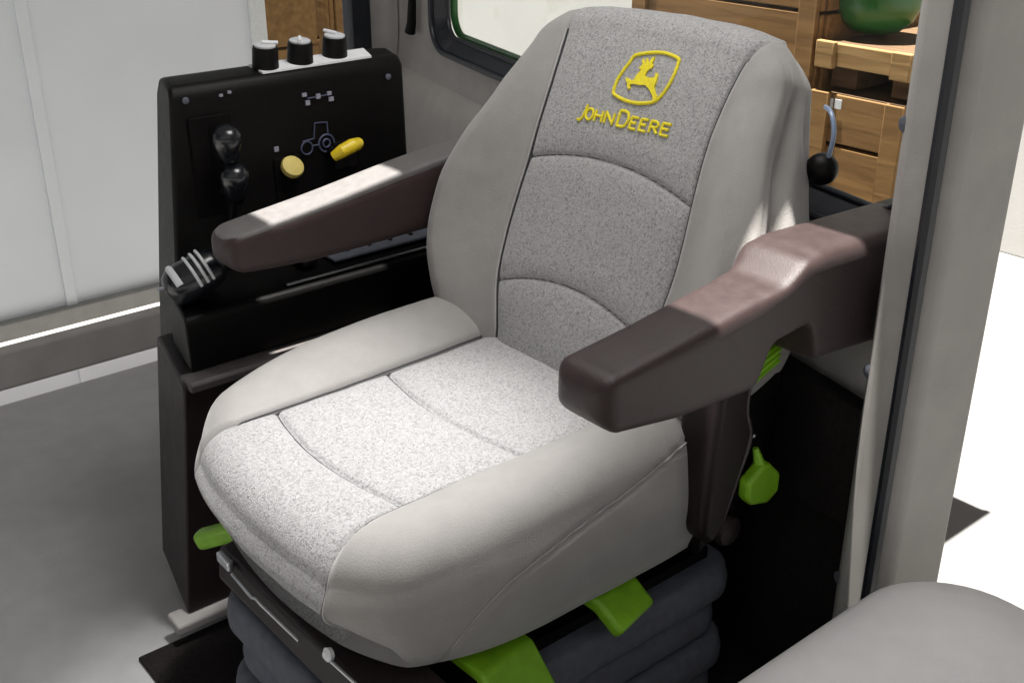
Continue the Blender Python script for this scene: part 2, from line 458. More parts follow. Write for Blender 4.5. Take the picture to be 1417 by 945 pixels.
for sgn in (-1, 1):
    pts = []
    for j in range(0, 81):
        v = -1 + 2 * j / 80; u = USB * sgn; q = (v + 1) / 2
        t = bYlo(u) * (1 - q) + bYhi(u) * q; pts.append(((seam_x(t) + .0022) * sgn, t))
    b = MB(); b.tube(run_on(fr_b, bH, pts, .0003), .0015, 8); b.build('piping', M_PIPE, back)
    b = MB(); b.tube([p + Vector((-sgn * .0030, 0, 0)) for p in run_on(fr_b, bH, pts, -.0008)], .0013, 6); b.build('stitching', M_THREAD, back)
for t0, sg in BARC:
    lim = .163
    pts = [(x, t0 + sg * (1 - (x / .175) ** 2)) for x in [-lim + 2 * lim * i / 60 for i in range(61)]]
    b = MB(); b.tube(run_on(fr_b, bH, pts, .0002), .0008, 6); b.build('stitching', M_THREAD, back)
# emblem: rounded shield outline with the leaping deer, and the lettering, raised embroidery
SHIELD = [(0.0136, 0.4795), (-0.0036, 0.4853), (-0.0262, 0.49), (-0.0445, 0.4907), (-0.0667, 0.4872), (-0.0702, 0.481), (-0.0718, 0.466), (-0.0697, 0.4504), (-0.0645, 0.436), (-0.0557, 0.4239), (-0.0391, 0.418), (-0.0212, 0.4149), (0.0011, 0.415), (0.0238, 0.4191), (0.0286, 0.4243), (0.0288, 0.4404), (0.0242, 0.4551), (0.0181, 0.4689)]
DEER = [(-0.0033, 0.4636), (-0.0069, 0.4673), (-0.008, 0.4702), (-0.0041, 0.4748), (-0.0054, 0.4773), (-0.0098, 0.4729), (-0.0135, 0.473), (-0.0104, 0.4784), (-0.0128, 0.4794), (-0.017, 0.4739), (-0.0199, 0.4747), (-0.0201, 0.4787), (-0.0212, 0.4815), (-0.025, 0.4831), (-0.0253, 0.4779), (-0.0248, 0.4731), (-0.0285, 0.4706), (-0.0271, 0.4669), (-0.0227, 0.4642), (-0.0206, 0.4596), (-0.0203, 0.4545), (-0.0262, 0.4531), (-0.0366, 0.4543), (-0.0391, 0.4561), (-0.0381, 0.4612), (-0.0412, 0.462), (-0.0442, 0.4569), (-0.0453, 0.4493), (-0.0447, 0.4424), (-0.049, 0.4363), (-0.0559, 0.4307), (-0.0555, 0.4258), (-0.0518, 0.4238), (-0.0484, 0.4294), (-0.0406, 0.4359), (-0.0321, 0.4407), (-0.0261, 0.4423), (-0.016, 0.4401), (-0.0077, 0.4403), (-0.001, 0.4396), (0.0013, 0.4368), (-0.0022, 0.4334), (0.0003, 0.4311), (0.0051, 0.4352), (0.0065, 0.439), (0.0131, 0.4439), (0.0133, 0.4468), (0.008, 0.4461), (0.0034, 0.444), (-0.0029, 0.4458), (-0.0032, 0.4504), (-0.006, 0.4562), (-0.0099, 0.4619), (-0.0066, 0.4622)]
b = MB()
loop = SHIELD + SHIELD[:2]
b.tube(run_on(fr_b, bH, [tuple(p) for p in catmull([(*p, 0) for p in loop], 4) for p in [(p[0], p[1])]], .0008), .0026, 8)
b.build('emblem_border', M_YELLOW_T, back)
b = MB()
dv = [fr_b(x, t, bH(x, t) + .0028) for x, t in DEER]; dl = [fr_b(x, t, bH(x, t) - .001) for x, t in DEER]; n = len(DEER)
b.add(dv + dl, [list(range(n))] + [(i, (i + 1) % n, n + (i + 1) % n, n + i) for i in range(n)])
o = b.build('emblem_deer', M_YELLOW_T, back, smooth=False)
bm = bmesh.new(); bm.from_mesh(o.data); bmesh.ops.triangulate(bm, faces=[f for f in bm.faces if len(f.verts) > 4]); bm.to_mesh(o.data); bm.free()
def letter_strokes(ch, w, h):
    E3 = [[(0, 0), (0, h)], [(0, h), (w, h)], [(0, .52 * h), (w * .85, .52 * h)], [(0, 0), (w, 0)]]
    if ch == 'J': return [[(w, h), (w * .75, .1 * h), (w * .45, -.14 * h), (0, -.12 * h)]]
    if ch == 'O': return [[(w / 2 + w / 2 * math.sin(a * math.pi / 9), h / 2 + h / 2 * math.cos(a * math.pi / 9)) for a in range(19)]]
    if ch == 'H': return [[(0, 0), (0, h)], [(w, 0), (w, h)], [(0, h / 2), (w, h / 2)]]
    if ch == 'N': return [[(0, 0), (0, h), (w, 0), (w, h)]]
    if ch == 'D': return [[(0, 0), (0, h), (w * .5, h)] + [(w * .5 + w * .5 * math.sin(a * math.pi / 8), h / 2 + h / 2 * math.cos(a * math.pi / 8)) for a in range(1, 8)] + [(w * .5, 0), (0, 0)]]
    if ch == 'E': return E3
    if ch == 'R': return [[(0, 0), (0, h), (w * .5, h)] + [(w * .5 + w * .45 * math.sin(a * math.pi / 6), h * .74 + h * .26 * math.cos(a * math.pi / 6)) for a in range(1, 6)] + [(w * .5, .48 * h), (0, .48 * h)], [(w * .45, .48 * h), (w, 0)]]
def put_letter(b, ch, x0, w, h, rad):
    for st in letter_strokes(ch, w, h):
        pts = []
        for i in range(len(st) - 1):
            for q in range(4):
                pts.append((st[i][0] + (st[i + 1][0] - st[i][0]) * q / 4, st[i][1] + (st[i + 1][1] - st[i][1]) * q / 4))
        pts.append(st[-1])
        P3 = []
        for (sx, sy) in pts:
            gx = x0 + sx
            x = .086 - gx; t = .3745 + .037 * gx + sy
            P3.append(fr_b(x, t, bH(x, t) + .0008))
        b.tube(P3, rad, 7)
for ch, x0, w, h, rad in (('J', .004, .013, .0215, .0019), ('O', .0185, .0140, .0165, .0017), ('H', .0375, .0145, .0165, .0018), ('N', .0585, .0170, .0165, .0018),
                      ('D', .0850, .0190, .0225, .0020), ('E', .1100, .0130, .0165, .0018), ('E', .1290, .0130, .0165, .0018), ('R', .1480, .0150, .0165, .0018), ('E', .1695, .0150, .0165, .0018)):
    b = MB(); put_letter(b, ch, x0, w, h, rad + .0003); b.build('embroidered_letter', M_YELLOW_T, back)

# ---- armrests
def arm(poly, xa, xb, m, bev, name='armrest'):
    b = MB(); b.prism(poly, YZ, xa, xb)
    return b.build(name, m, seat, bevel=bev, seg=5, sharp=60)
def loft(name, st, m, parent, n=40, power=3.2, cubic=True):
    """st: stations (y, x_in, x_out, z_top, z_bot) run front to back; rounded-box sections, rounded nose"""
    ys = [s[0] for s in st]
    rows = []
    y0, y1 = ys[0], ys[-1]; K = 110; nose = .026
    for i in range(K + 1):
        f = i / K
        y = y0 + (y1 - y0) * (f ** 1.5)
        def key(c):
            if cubic: return interp([(-s[0], s[c]) for s in st], -y)
            for a, q in zip(st, st[1:]):
                if q[0] <= y <= a[0]: return a[c] + (q[c] - a[c]) * sstep(a[0], q[0], y) if a[0] - q[0] < .06 else a[c] + (q[c] - a[c]) * (a[0] - y) / (a[0] - q[0])
            return st[-1][c]
        xi, xo, zt, zb = key(1), key(2), key(3), key(4)
        d = abs(y - y0)
        sh = 1 if d > nose else (1 - (1 - d / nose) ** 2.4) ** (1 / 2.4)
        sh = max(sh, .02) if i else .02
        cx, cz = (xi + xo) / 2, (zt + zb) / 2; hw, hh = abs(xo - xi) / 2, (zt - zb) / 2
        hw = hw - .030 * (1 - sh); hh = hh - min(hh * .95, .026) * (1 - sh)
        if i == 0: pass
        row = []
        for k in range(n):
            a = 2 * math.pi * k / n; c, s_ = math.cos(a), math.sin(a)
            row.append(Vector((cx + hw * math.copysign(abs(c) ** (2 / power), c), y, cz + hh * math.copysign(abs(s_) ** (2 / power), s_))))
        rows.append(row)
    V = [p for r in rows for p in r]; F = []
    for i in range(K):
        for k in range(n):
            F.append((i * n + k, i * n + (k + 1) % n, (i + 1) * n + (k + 1) % n, (i + 1) * n + k))
    F.append(list(range(n))[::-1]); F.append([K * n + k for k in range(n)])
    b = MB(); b.add(V, F)
    return b.build(name, m, parent, sharp=50)
AL = [(.070, .342, .415, .700, .650), (.04, .340, .420, .704, .640), (-.10, .340, .420, .722, .632), (-.30, .340, .420, .752, .636), (-.52, .340, .420, .772, .640)]
a0 = loft('armrest', AL, M_BROWN, seat, power=5.)
a0['label'] = 'armrest with a pale grey top'
loft('armrest_top', [(y - .006, xi + .003, xo - .003, zt + .002, zt - .016) for y, xi, xo, zt, zb in AL], M_ARMTOP, a0, power=4.)  # thin paler grey layer over the top of this armrest only
loft('armrest', [(.022, -.402, -.320, .735, .682), (-.01, -.403, -.317, .738, .668), (-.10, -.404, -.316, .748, .654), (-.225, -.405, -.315, .765, .648), (-.255, -.405, -.314, .768, .698), (-.262, -.405, -.314, .769, .702), (-.318, -.406, -.300, .793, .706), (-.345, -.406, -.298, .797, .652), (-.62, -.406, -.297, .788, .625)], M_BROWN, seat, power=7., cubic=False)
# ---- left-hand side structure under the armrest
b = MB(); b.prism([(-.265, .66), (-.330, .66), (-.322, .565), (-.334, .520), (-.322, .480), (-.288, .388), (-.265, .372), (-.245, .40), (-.255, .55)], YZ, -.330, -.265)
b.build('side_bracket', M_DKBROWN, seat, bevel=.012, seg=4)
b = MB(); b.tube(catmull([(-.326, -.316, .60), (-.327, -.316, .560), (-.328, -.327, .522), (-.327, -.316, .482), (-.326, -.284, .398)], 6), .0042, 8); b.build('bracket_rib', M_RIB, seat)  # rib whose paler colour carries the bracket's edge highlight
b = MB(); b.lathe((-.318, -.312, .375), (-1, 0, 0), [(.022, -.03), (.024, .0), (.020, .006), (.006, .008)]); b.build('pivot_cap', M_DKBROWN, seat)
b = MB(); b.prism([(-.29, .70), (-.405, .72), (-.42, .56), (-.405, .47), (-.37, .40), (-.27, .34), (-.26, .55)], YZ, -.304, -.275); b.build('back_hinge', M_BLACK, seat, bevel=.008)
def green_lever(name, poly, x0, x1, bev=.006):
    b = MB(); b.prism(poly, YZ, x0, x1); return b.build(name, M_GREEN, seat, bevel=bev, seg=4)
rl = green_lever('recline_lever', [(-.290, .606), (-.350, .628), (-.352, .655), (-.290, .646)], -.346, -.316)
for q in range(3):
    b = MB(); b.tube([(-.3465, -.294, .614 + .0115 * q), (-.3465, -.348, .633 + .0080 * q)], .0022, 6); b.build('lever_grip', M_GREEN, rl)
o = green_lever('height_lever', [(-.312, .462), (-.343, .480), (-.357, .476), (-.381, .452), (-.381, .424), (-.359, .412), (-.325, .422), (-.313, .434)], -.346, -.326)
b = MB(); b.tube([(-.336, -.346, .470), (-.330, -.339, .500)], [.009, .004], 8); b.build('lever_stem', M_GREEN, o)
b = MB(); b.lathe((-.311, -.338, .518), (-1, 0, 0), [(.012, 0), (.012, .008), (.005, .011)], 20); b.build('hinge_bolt', M_BLACK, seat)
b = MB(); b.lathe((-.320, -.340, .516), (-1, 0, 0), [(.0032, 0), (.003, .006), (.001, .007)], 12); b.build('bolt_head', M_STEEL, seat)
# ---- base: pan, mounting bar with latch, suspension bellows, handles
b = MB(); b.box((-.01, -.07, .338), (.46, .46, .022)); b.build('seat_pan', M_BLACKM, seat, bevel=.006)
b = MB(); b.prism([(.145, .345), (.222, .334), (.228, .284), (.216, .276), (.145, .29)], YZ, -.29, .150); b.build('mounting_bar', M_DKBROWN, seat, bevel=.006)
b = MB(); b.box((.112, .230, .334), (.036, .010, .016)); b.build('latch_plate', M_STEEL, seat, bevel=.003)
b = MB(); b.tube([(.090, .232, .326), (.030, .234, .322), (.018, .234, .328), (.005, .233, .325), (-.09, .231, .324)], .0022, 6); b.build('latch_rod', M_STEEL, seat)
b = MB(); b.lathe((-.157, .228, .345), (0, 1, .2), [(.008, -.004), (.009, .002), (.004, .006)], 14); b.build('bolt_head', M_WHITE, seat)
b = MB(); b.tube([(-.165, .229, .340), (-.255, .227, .342)], .0022, 6); b.build('latch_rod', M_STEEL, seat)
def bellows_fold(z, h, x0, x1, y0, y1, corner=.05):
    """one rounded rubber fold: a rounded-rectangle ring with a bulged rim"""
    prof = [(-.035, -h * .49), (-.012, -h * .48), (-.003, -h * .40), (-.001, -h * .30), (0, 0), (-.004, h * .30), (-.007, h * .40), (-.014, h * .47), (-.035, h * .49)]
    path = []
    cx, cy = (x0 + x1) / 2, (y0 + y1) / 2; a, c = (x1 - x0) / 2, (y1 - y0) / 2
    for i, (sx, sy) in enumerate(((1, 1), (-1, 1), (-1, -1), (1, -1))):
        for q in range(9):
            an = i * math.pi / 2 + q / 8 * math.pi / 2
            path.append((cx + sx * (a - corner) + corner * math.cos(an), cy + sy * (c - corner) + corner * math.sin(an), math.cos(an), math.sin(an)))
    V = []; F = []; n = len(path)
    for (o, dz) in prof:
        for (x, y, nx, ny) in path: V.append((x + nx * o, y + ny * o, z + dz))
    for i in range(len(prof) - 1):
        for k in range(n): F.append((i * n + k, i * n + (k + 1) % n, (i + 1) * n + (k + 1) % n, (i + 1) * n + k))
    F.append(list(range(n))[::-1]); F.append([(len(prof) - 1) * n + k for k in range(n)])
    return V, F
bel = bpy.data.objects.new('suspension_bellows', None); COL.objects.link(bel); bel.parent = seat; bel.location = (0, -.05, .2)
for i, (z, h, ins) in enumerate(((.232, .062, 0), (.166, .062, .012), (.102, .06, .0), (.04, .058, .01))):
    V, F = bellows_fold(z, h, -.275 + ins, .165 - ins, -.41 + ins, .232 - ins)
    b = MB(); b.add(V, F); b.build('bellows_fold', M_RUBBER, bel, sharp=80)
b = MB(); b.box((-.05, -.09, .15), (.38, .56, .26)); b.build('bellows_core', M_BLACKM, bel)
def handle(name, pts, w, t, m=M_GREEN, up=(0, 0, 1)):
    """flat paddle swept along a line of points"""
    b = MB(); P = [Vector(p) for p in pts]; V = []
    for i, p in enumerate(P):
        d = (P[min(i + 1, len(P) - 1)] - P[max(i - 1, 0)]).normalized(); s = d.cross(Vector(up)).normalized(); u = s.cross(d)
        for a, c in ((-1, -1), (1, -1), (1, 1), (-1, 1)): V.append(p + s * (a * w / 2) + u * (c * t / 2))
    F = [(0, 1, 2, 3), tuple(4 * (len(P) - 1) + q for q in (3, 2, 1, 0))]
    for i in range(len(P) - 1):
        for q in range(4): F.append((4 * i + q, 4 * i + 4 + q, 4 * i + 4 + (q + 1) % 4, 4 * i + (q + 1) % 4))
    b.add(V, F); return b.build(name, m, seat, bevel=min(w, t) * .32, seg=4)
handle('suspension_handle', [(.14, .12, .345), (.22, .155, .298), (.285, .195, .262)], .030, .030)
handle('slide_handle', [(-.22, -.13, .338), (-.275, -.14, .327), (-.308, -.148, .298)], .085, .022)
handle('slide_handle', [(-.20, .055, .322), (-.275, .048, .316), (-.345, .035, .225)], .095, .020)

# ================================================================== CONTROL CONSOLE
con = thing('control_console', 'black right-hand tractor control console with three knobs and yellow levers', 'console', (.60, -.20, 0))
NEAR, FAR = .150, -.62
XZ = lambda x, z, y: Vector((x, y, z))
b = MB(); b.prism([(.545, .53), (.548, .58), (.556, .868), (.566, .883), (.605, .890), (.64, .885), (.66, .86), (.70, .5), (.70, .04), (.545, .04)], XZ, FAR + .22, .16)
for p in b.v:
    if p.y > 0: p.y = .040 + max(0, .89 - p.z) * .10 - (p.x - .545) * .22
b.build('panel_body', M_BLACK, con, bevel=.008)
b = MB(); b.prism([(.418, .47), (.418, .555), (.424, .562), (.548, .572), (.548, .47)], XZ, FAR, .150)
for p in b.v:
    if p.y > 0: p.y = .118 - (p.x - .42) * .22
b.build('shelf', M_BLACK, con, bevel=.004)
b = MB(); b.prism([(.395, .05), (.398, .455), (.404, .463), (.60, .466), (.60, .05)], XZ, FAR, .165)
for p in b.v:
    if p.y > 0: p.y = .142 + (.46 - p.z) * .11 - (p.x - .40) * .22
b.build('lower_skirt', M_DKBROWN, con, bevel=.006)
b = MB(); b.prism([(.375, .030), (.375, .048), (.42, .052), (.42, .030)], XZ, FAR, .215); b.build('kick_rail', M_TRIM, con, bevel=.004)
b = MB(); b.box((.437, -.22, .5665), (.006, .30, .004)); b.build('shelf_strip', M_STEEL, con, bevel=.001)
b = MB(); b.box((.500, -.30, .5735), (.07, .24, .006)); b.build('slot_plate', M_RUBBER, con, bevel=.002)
for k in range(4):
    b = MB(); b.box((.500, -.22 - .045 * k, .5775), (.030, .006, .003)); b.build('slot', M_BLACKM, con)
b = MB(); b.prism([(.470, -.122), (.520, -.122), (.520, -.150), (.470, -.150)], lambda x, y, z: Vector((x, y, z)), .572, .584); b.build('switch', M_BLACK, con, bevel=.003)
b = MB(); b.tube([(.476, -.122, .585), (.516, -.126, .585), (.518, -.148, .585)], .0018, 6); b.build('switch_edge', M_PALEMARK, con)
b = MB(); b.prism([(.386, .452), (.384, .464), (.388, .4695), (.424, .4705), (.424, .452)], XZ, FAR, .135); b.build('ledge_trim', M_LEDGE, con, bevel=.002)
def face_x0(z): return .548 + (z - .58) / (.872 - .58) * .008 - .002
# top: white decal strip and the three rotary knobs
b = MB(); b.prism([(.5655, -.128), (.606, -.124), (.610, -.352), (.569, -.342)], lambda x, y, z: Vector((x, y, z + (x - .57) * .16)), .884, .8875); b.build('knob_decal', M_WHITE, con)
for (x, y, rot) in ((.589, -.146, 4.2), (.590, -.212, 2.6), (.597, -.284, .4)):
    k = MB(); k.lathe((x, y, .884), (-.12, 0, 1), [(.0225, 0), (.022, .010), (.0208, .036), (.0195, .040)], 32); ko = k.build('rotary_knob', M_BLACK, con, sharp=40)
    k = MB(); k.lathe((x - .0047, y, .9235), (-.12, 0, 1), [(.0178, 0), (.0178, .003), (.0155, .0042)], 32); k.build('knob_cap', M_GREYCAP, ko, sharp=40)
    d = Vector((math.cos(rot), math.sin(rot), .12 * math.cos(rot))); c = Vector((x - .0049, y, .930))
    k = MB(); k.tube([c - d * .004, c + d * .0215], .0032, 8); k.build('knob_pointer', M_WHITE, ko)
for (y, z, w_, h_) in ((-.020, .752, .075, .165), (-.264, .728, .046, .050), (-.150, .700, .050, .090)):
    b = MB(); b.box((face_x0(z), y, z), (.006, w_, h_)); g_ = b.build('lever_gate', M_BLACKM, con, bevel=.0025)
    b = MB(); b.box((face_x0(z) - .003, y, z), (.002, .010, h_ * .8)); b.build('gate_slot', M_BLACK, g_)
for (y, z) in ((.015, .862), (-.365, .850), (.045, .60), (-.375, .60)):
    b = MB(); b.lathe((face_x0(z), y, z), (-1, 0, 0), [(.0055, -.002), (.0055, .001), (.004, .002)], 14); b.build('panel_screw', M_RUBBER, con)
# face marks and levers (face lies near x = .55)
def face_x(z): return .548 + (z - .58) / (.872 - .58) * .008 - .0015
def dot(y, z, w, h, m=M_PALEMARK, name='panel_mark'):
    b = MB(); b.box((face_x(z), y, z), (.003, w, h)); return b.build(name, m, con)
for (y, z, w, h) in ((-.195, .842, .008, .006), (-.200, .828, .008, .008), (-.221, .836, .008, .008), (-.243, .838, .008, .006), (-.246, .828, .009, .007),
                     (.002, .796, .010, .005), (-.133, .760, .008, .008), (-.06, .895 - .03, .006, .004), (-.045, .862, .006, .004)): dot(y, z, w, h)
def outline(pts, r, m):
    b = MB(); b.tube([(face_x(z), y, z) for y, z in pts], r, 6); b.build('panel_symbol', m, con)
cyc = lambda cy, cz, r: [(cy + r * math.cos(a * math.pi / 10), cz + r * math.sin(a * math.pi / 10)) for a in range(21)]
DZ = -.018; DY = -.008
cyc0 = cyc; cyc = lambda a, b_, r: cyc0(a + DY, b_ + DZ, r)
outline(cyc(-.222, .772, .015), .0018, M_BLUEMARK); outline(cyc(-.222, .772, .007), .0018, M_BLUEMARK); outline(cyc(-.183, .770, .011), .0015, M_BLUEMARK)
outline([(y + DY, z + DZ) for y, z in ((-.176, .782), (-.198, .784), (-.202, .810), (-.226, .808), (-.226, .790))], .0014, M_BLUEMARK); outline([(-.194 + DY, .772 + DZ), (-.206 + DY, .772 + DZ)], .0014, M_BLUEMARK)
outline([(-.200, .835), (-.243, .836)], .0012, M_BLUEMARK)
b = MB(); b.lathe((.535, -.152, .730), (-.75, .0, .66), [(.019, -.006), (.020, 0), (.0185, .004), (.010, .0055)], 28); yo = b.build('yellow_button', M_YELLOW2, con)
b = MB(); b.tube([(.545, -.152, .704), (.533, -.152, .726)], .010, 10); b.build('lever_stem', M_BLACK, yo)
b = MB(); b.tube([(.500, -.212, .744), (.490, -.224, .754), (.489, -.243, .760), (.498, -.260, .759), (.508, -.266, .750)], [.0085, .0115, .012, .0105, .007], 12); yo = b.build('yellow_lever', M_YELLOW, con)
b = MB(); b.tube([(.548, -.235, .735), (.495, -.240, .760)], .009, 10); b.build('lever_stem', M_BLACK, yo)
for (y, z) in ((-.024, .808), (-.030, .745)):
    b = MB(); b.lathe((.505, y, z), (-.25, .1, 1), [(.011, -.050), (.018, -.032), (.024, -.008), (.023, .007), (.014, .016), (.004, .018)], 24); lo = b.build('lever_knob', M_GLOSS, con, sharp=0)
    b = MB(); b.tube([(.545, y - .005, z - .10), (.512, y, z - .030)], .007, 10); b.build('lever_stem', M_BLACK, lo)
# shift grip at the front of the shelf: ribbed glossy handle
P0, P1 = Vector((.470, .120, .590)), Vector((.455, .030, .628))
g = MB(); ax = (P1 - P0)
pts = [P0 + ax * t for t in (0, .05, .15, .35, .6, .85, .97, 1)]
g.tube(pts, [.012, .024, .031, .034, .033, .030, .022, .010], 24); go = g.build('shift_grip', M_GLOSS, con, sharp=0)
for t in (.50, .62, .72):
    c = P0 + ax * t; r = .0345
    d = ax.normalized(); u = d.orthogonal().normalized(); w = d.cross(u)
    up = Vector((-.62, .35, .70)); up = (up - d * up.dot(d)).normalized(); sd = d.cross(up)
    g = MB(); g.tube([c + (up * math.cos(a) + sd * math.sin(a)) * r for a in [R(-55 + 11 * i) for i in range(11)]], .0026, 6); g.build('rib_highlight', M_GREYCAP, go)  # pale arcs on the upper side: rib highlights put into the colour
g = MB(); c = P0 + ax * .22; g.tube([c + (up * math.cos(a) + sd * math.sin(a)) * .034 for a in [R(-40 + 8 * i) for i in range(9)]], .006, 8); g.build('grip_highlight', M_GREYCAP, go)  # pale arc, a highlight on the black gloss put into colour
b = MB(); b.tube([(.49, .08, .555), (.465, .08, .595)], .018, 14); b.build('lever_stem', M_BLACK, go)
for k in range(4): 
    b = MB(); b.box((.53, .105 - .022 * k, .576), (.006, .011, .003)); b.build('panel_mark', M_PALEMARK, con)

# ================================================================== CAB
cab = thing('tractor_cab', 'pale grey trimmed tractor cab shell with rubber edged rear window around the seat', 'cab', (.3, -.75, 0))
RK = -.65
def rp(s, z, d=0):
    """point on the rear wall: s is the seat-frame x where the wall stands, d metres out of the wall towards the seat"""
    return Vector((s + d * .2425, RK - .25 * s + d * .970, z))
def rrect(x0, x1, z0, z1, r, n=8):
    out = []
    for (cx, cz, a0) in ((x1 - r, z1 - r, 0), (x0 + r, z1 - r, 90), (x0 + r, z0 + r, 180), (x1 - r, z0 + r, 270)):
        for k in range(n + 1):
            a = R(a0 + 90 * k / n); out.append((cx + r * math.cos(a), cz + r * math.sin(a)))
    return out
WX0, WX1, WZ0, WZ1 = -.40, 1.175, .752, 1.60
hole = rrect(WX0, WX1, WZ0, WZ1, .07)
def to_outer(p, x0, x1, z0, z1):
    cx, cz = (WX0 + WX1) / 2, (WZ0 + WZ1) / 2; dx, dz = p[0] - cx, p[1] - cz
    k = min((x1 - cx if dx > 0 else cx - x0) / max(1e-6, abs(dx)), (z1 - cz if dz > 0 else cz - z0) / max(1e-6, abs(dz)))
    return cx + dx * k, cz + dz * k
# trim sheet with the window opening, ledge sloping under the window, then the lower wall
OUT = [to_outer(p, -.50, 1.43, .66, 1.75) for p in hole]
n = len(hole)
V = [rp(p[0], p[1], .03) for p in hole] + [rp(p[0], p[1], -.02) for p in hole] + [rp(q[0], q[1], .03) for q in OUT]
F = [(i, (i + 1) % n, 2 * n + (i + 1) % n, 2 * n + i) for i in range(n)] + [(i, n + i, n + (i + 1) % n, (i + 1) % n) for i in range(n)]
b = MB(); b.add(V, F); b.build('window_surround', M_TRIM, cab, sharp=50)
prof = [(.03, .668), (.034, .655), (.050, .640), (.058, .60), (.058, .44), (.05, .36), (.05, .33)]
V = []; F = []
ss = [-.44 + (1.44 + .44) * i / 24 for i in range(25)]
for s_ in ss:
    for (d, z) in prof: V.append(rp(s_, z, d))
m_ = len(prof)
for i in range(24):
    for k in range(m_ - 1): F.append((i * m_ + k, i * m_ + k + 1, (i + 1) * m_ + k + 1, (i + 1) * m_ + k))
b = MB(); b.add(V, F); b.build('rear_ledge', M_TRIM, cab, sharp=60)
# corner post, rounded, from the rear wall round to the right side
V = []; F = []
cs = [(1.40, .034), (1.43, .034), (1.455, .042), (1.465, .06), (1.46, .085), (1.455, .105)]
zs_ = [.30, .6, .68, .76, .9, 1.2, 1.75]
for z in zs_:
    for (s_, d) in cs: V.append(rp(s_ + (.0 if z > .7 else .02), z, d + max(0, .70 - z) * .10))
for i in range(len(zs_) - 1):
    for k in range(len(cs) - 1): F.append((i * len(cs) + k, i * len(cs) + k + 1, (i + 1) * len(cs) + k + 1, (i + 1) * len(cs) + k))
b = MB(); b.add(V, F); b.build('corner_post', M_TRIM, cab, sharp=60)
# rear window gasket, glass, green outer frame
def ring_tube(inset, d, r, name, m, flat=None):
    pts = rrect(WX0 + inset, WX1 - inset, WZ0 + inset, WZ1 - inset, .07 - inset * .5, 10)
    b = MB(); b.tube([rp(p[0], p[1], d) for p in pts + pts[:1]], r, 10, cap=False); return b.build(name, m, cab)
def ring_band(i0, d0, i1, d1, name, m):
    A = rrect(WX0 + i0, WX1 - i0, WZ0 + i0, WZ1 - i0, max(.02, .07 - i0 * .5), 10); Bq = rrect(WX0 + i1, WX1 - i1, WZ0 + i1, WZ1 - i1, max(.02, .07 - i1 * .5), 10)
    n = len(A); b = MB(); b.add([rp(p[0], p[1], d0) for p in A] + [rp(p[0], p[1], d1) for p in Bq], [(i, (i + 1) % n, n + (i + 1) % n, n + i) for i in range(n)])
    return b.build(name, m, cab, sharp=60)
ring_tube(-.001, .032, .0075, 'window_gasket', M_GASKET)
ring_band(.004, .026, .030, .000, 'window_gasket', M_GASKET)
ring_tube(.031, .002, .005, 'window_gasket', M_GASKET)
arc = [p for p in rrect(WX0 + .030, WX1 - .030, WZ0 + .034, WZ1 - .03, .055, 10)]
arc = [(WX1 - .030, WZ1 - .03 - .2)] + arc[33:] if False else [(WX1 - .033, 1.5), (WX1 - .033, 1.0)] + [p for p in arc if p[0] > .8 and p[1] < 1.0][::-1] + [(.80, WZ0 + .034), (.735, WZ0 + .034)]
b = MB(); b.tube([rp(p[0], p[1], -.016) for p in arc], .009, 10); b.build('outer_window_frame', M_GREENP, cab)
g = rrect(WX0 + .02, WX1 - .02, WZ0 + .02, WZ1 - .02, .06); b = MB(); b.add([rp(p[0], p[1], -.006) for p in g], [list(range(len(g)))]); b.build('rear_glass', M_GLASS, cab, smooth=False)
b = MB(); b.tube([rp(1.235, 1.10, .045), rp(1.245, .93, .048), rp(1.262, .80, .050), rp(1.270, .775, .052)], [.008, .008, .012, .014], 10); b.build('window_catch', M_BLACK, cab)
k = MB(); k.lathe(rp(-.285, .838, .075), (-.3, .9, .1), [(.006, -.03), (.016, -.02), (.022, -.004), (.021, .008), (.012, .018), (.003, .020)], 24); ko = k.build('window_handle', M_BLACK, cab, sharp=0)
k = MB(); k.tube(catmull([rp(-.262, .915, .06), rp(-.286, .912, .07), rp(-.300, .890, .075), rp(-.296, .860, .075), rp(-.285, .845, .07)], 5), .0032, 8); k.build('handle_loop', M_BLUESTEEL, ko)
# lower rear panel: carpeted wheel-arch cover with a rounded lower corner, seam, and dark trim above
pan = smooth_poly([(.02, .42), (-.44, .42), (-.44, .06), (-.36, .02), (-.20, -.03), (-.08, .02), (-.02, .12), (.0, .28)], 3)
b = MB(); b.prism(pan, lambda s_, z, d: rp(s_, z, d), .045, .075); b.build('wheel_arch_cover', M_CARPET, cab, bevel=.008)
b = MB(); b.prism([(.10, .33), (-.455, .362), (-.455, .55), (.10, .55)], lambda s_, z, d: rp(s_, z, d), .06, .095); b.build('rear_lower_panel', M_CARPET, cab, bevel=.01)
b = MB(); b.prism([(1.44, -.1), (-.44, -.1), (-.44, .34), (1.44, .34)], lambda s_, z, d: rp(s_, z, d), .0, .035); b.build('rear_bulkhead', M_BLACKM, cab)
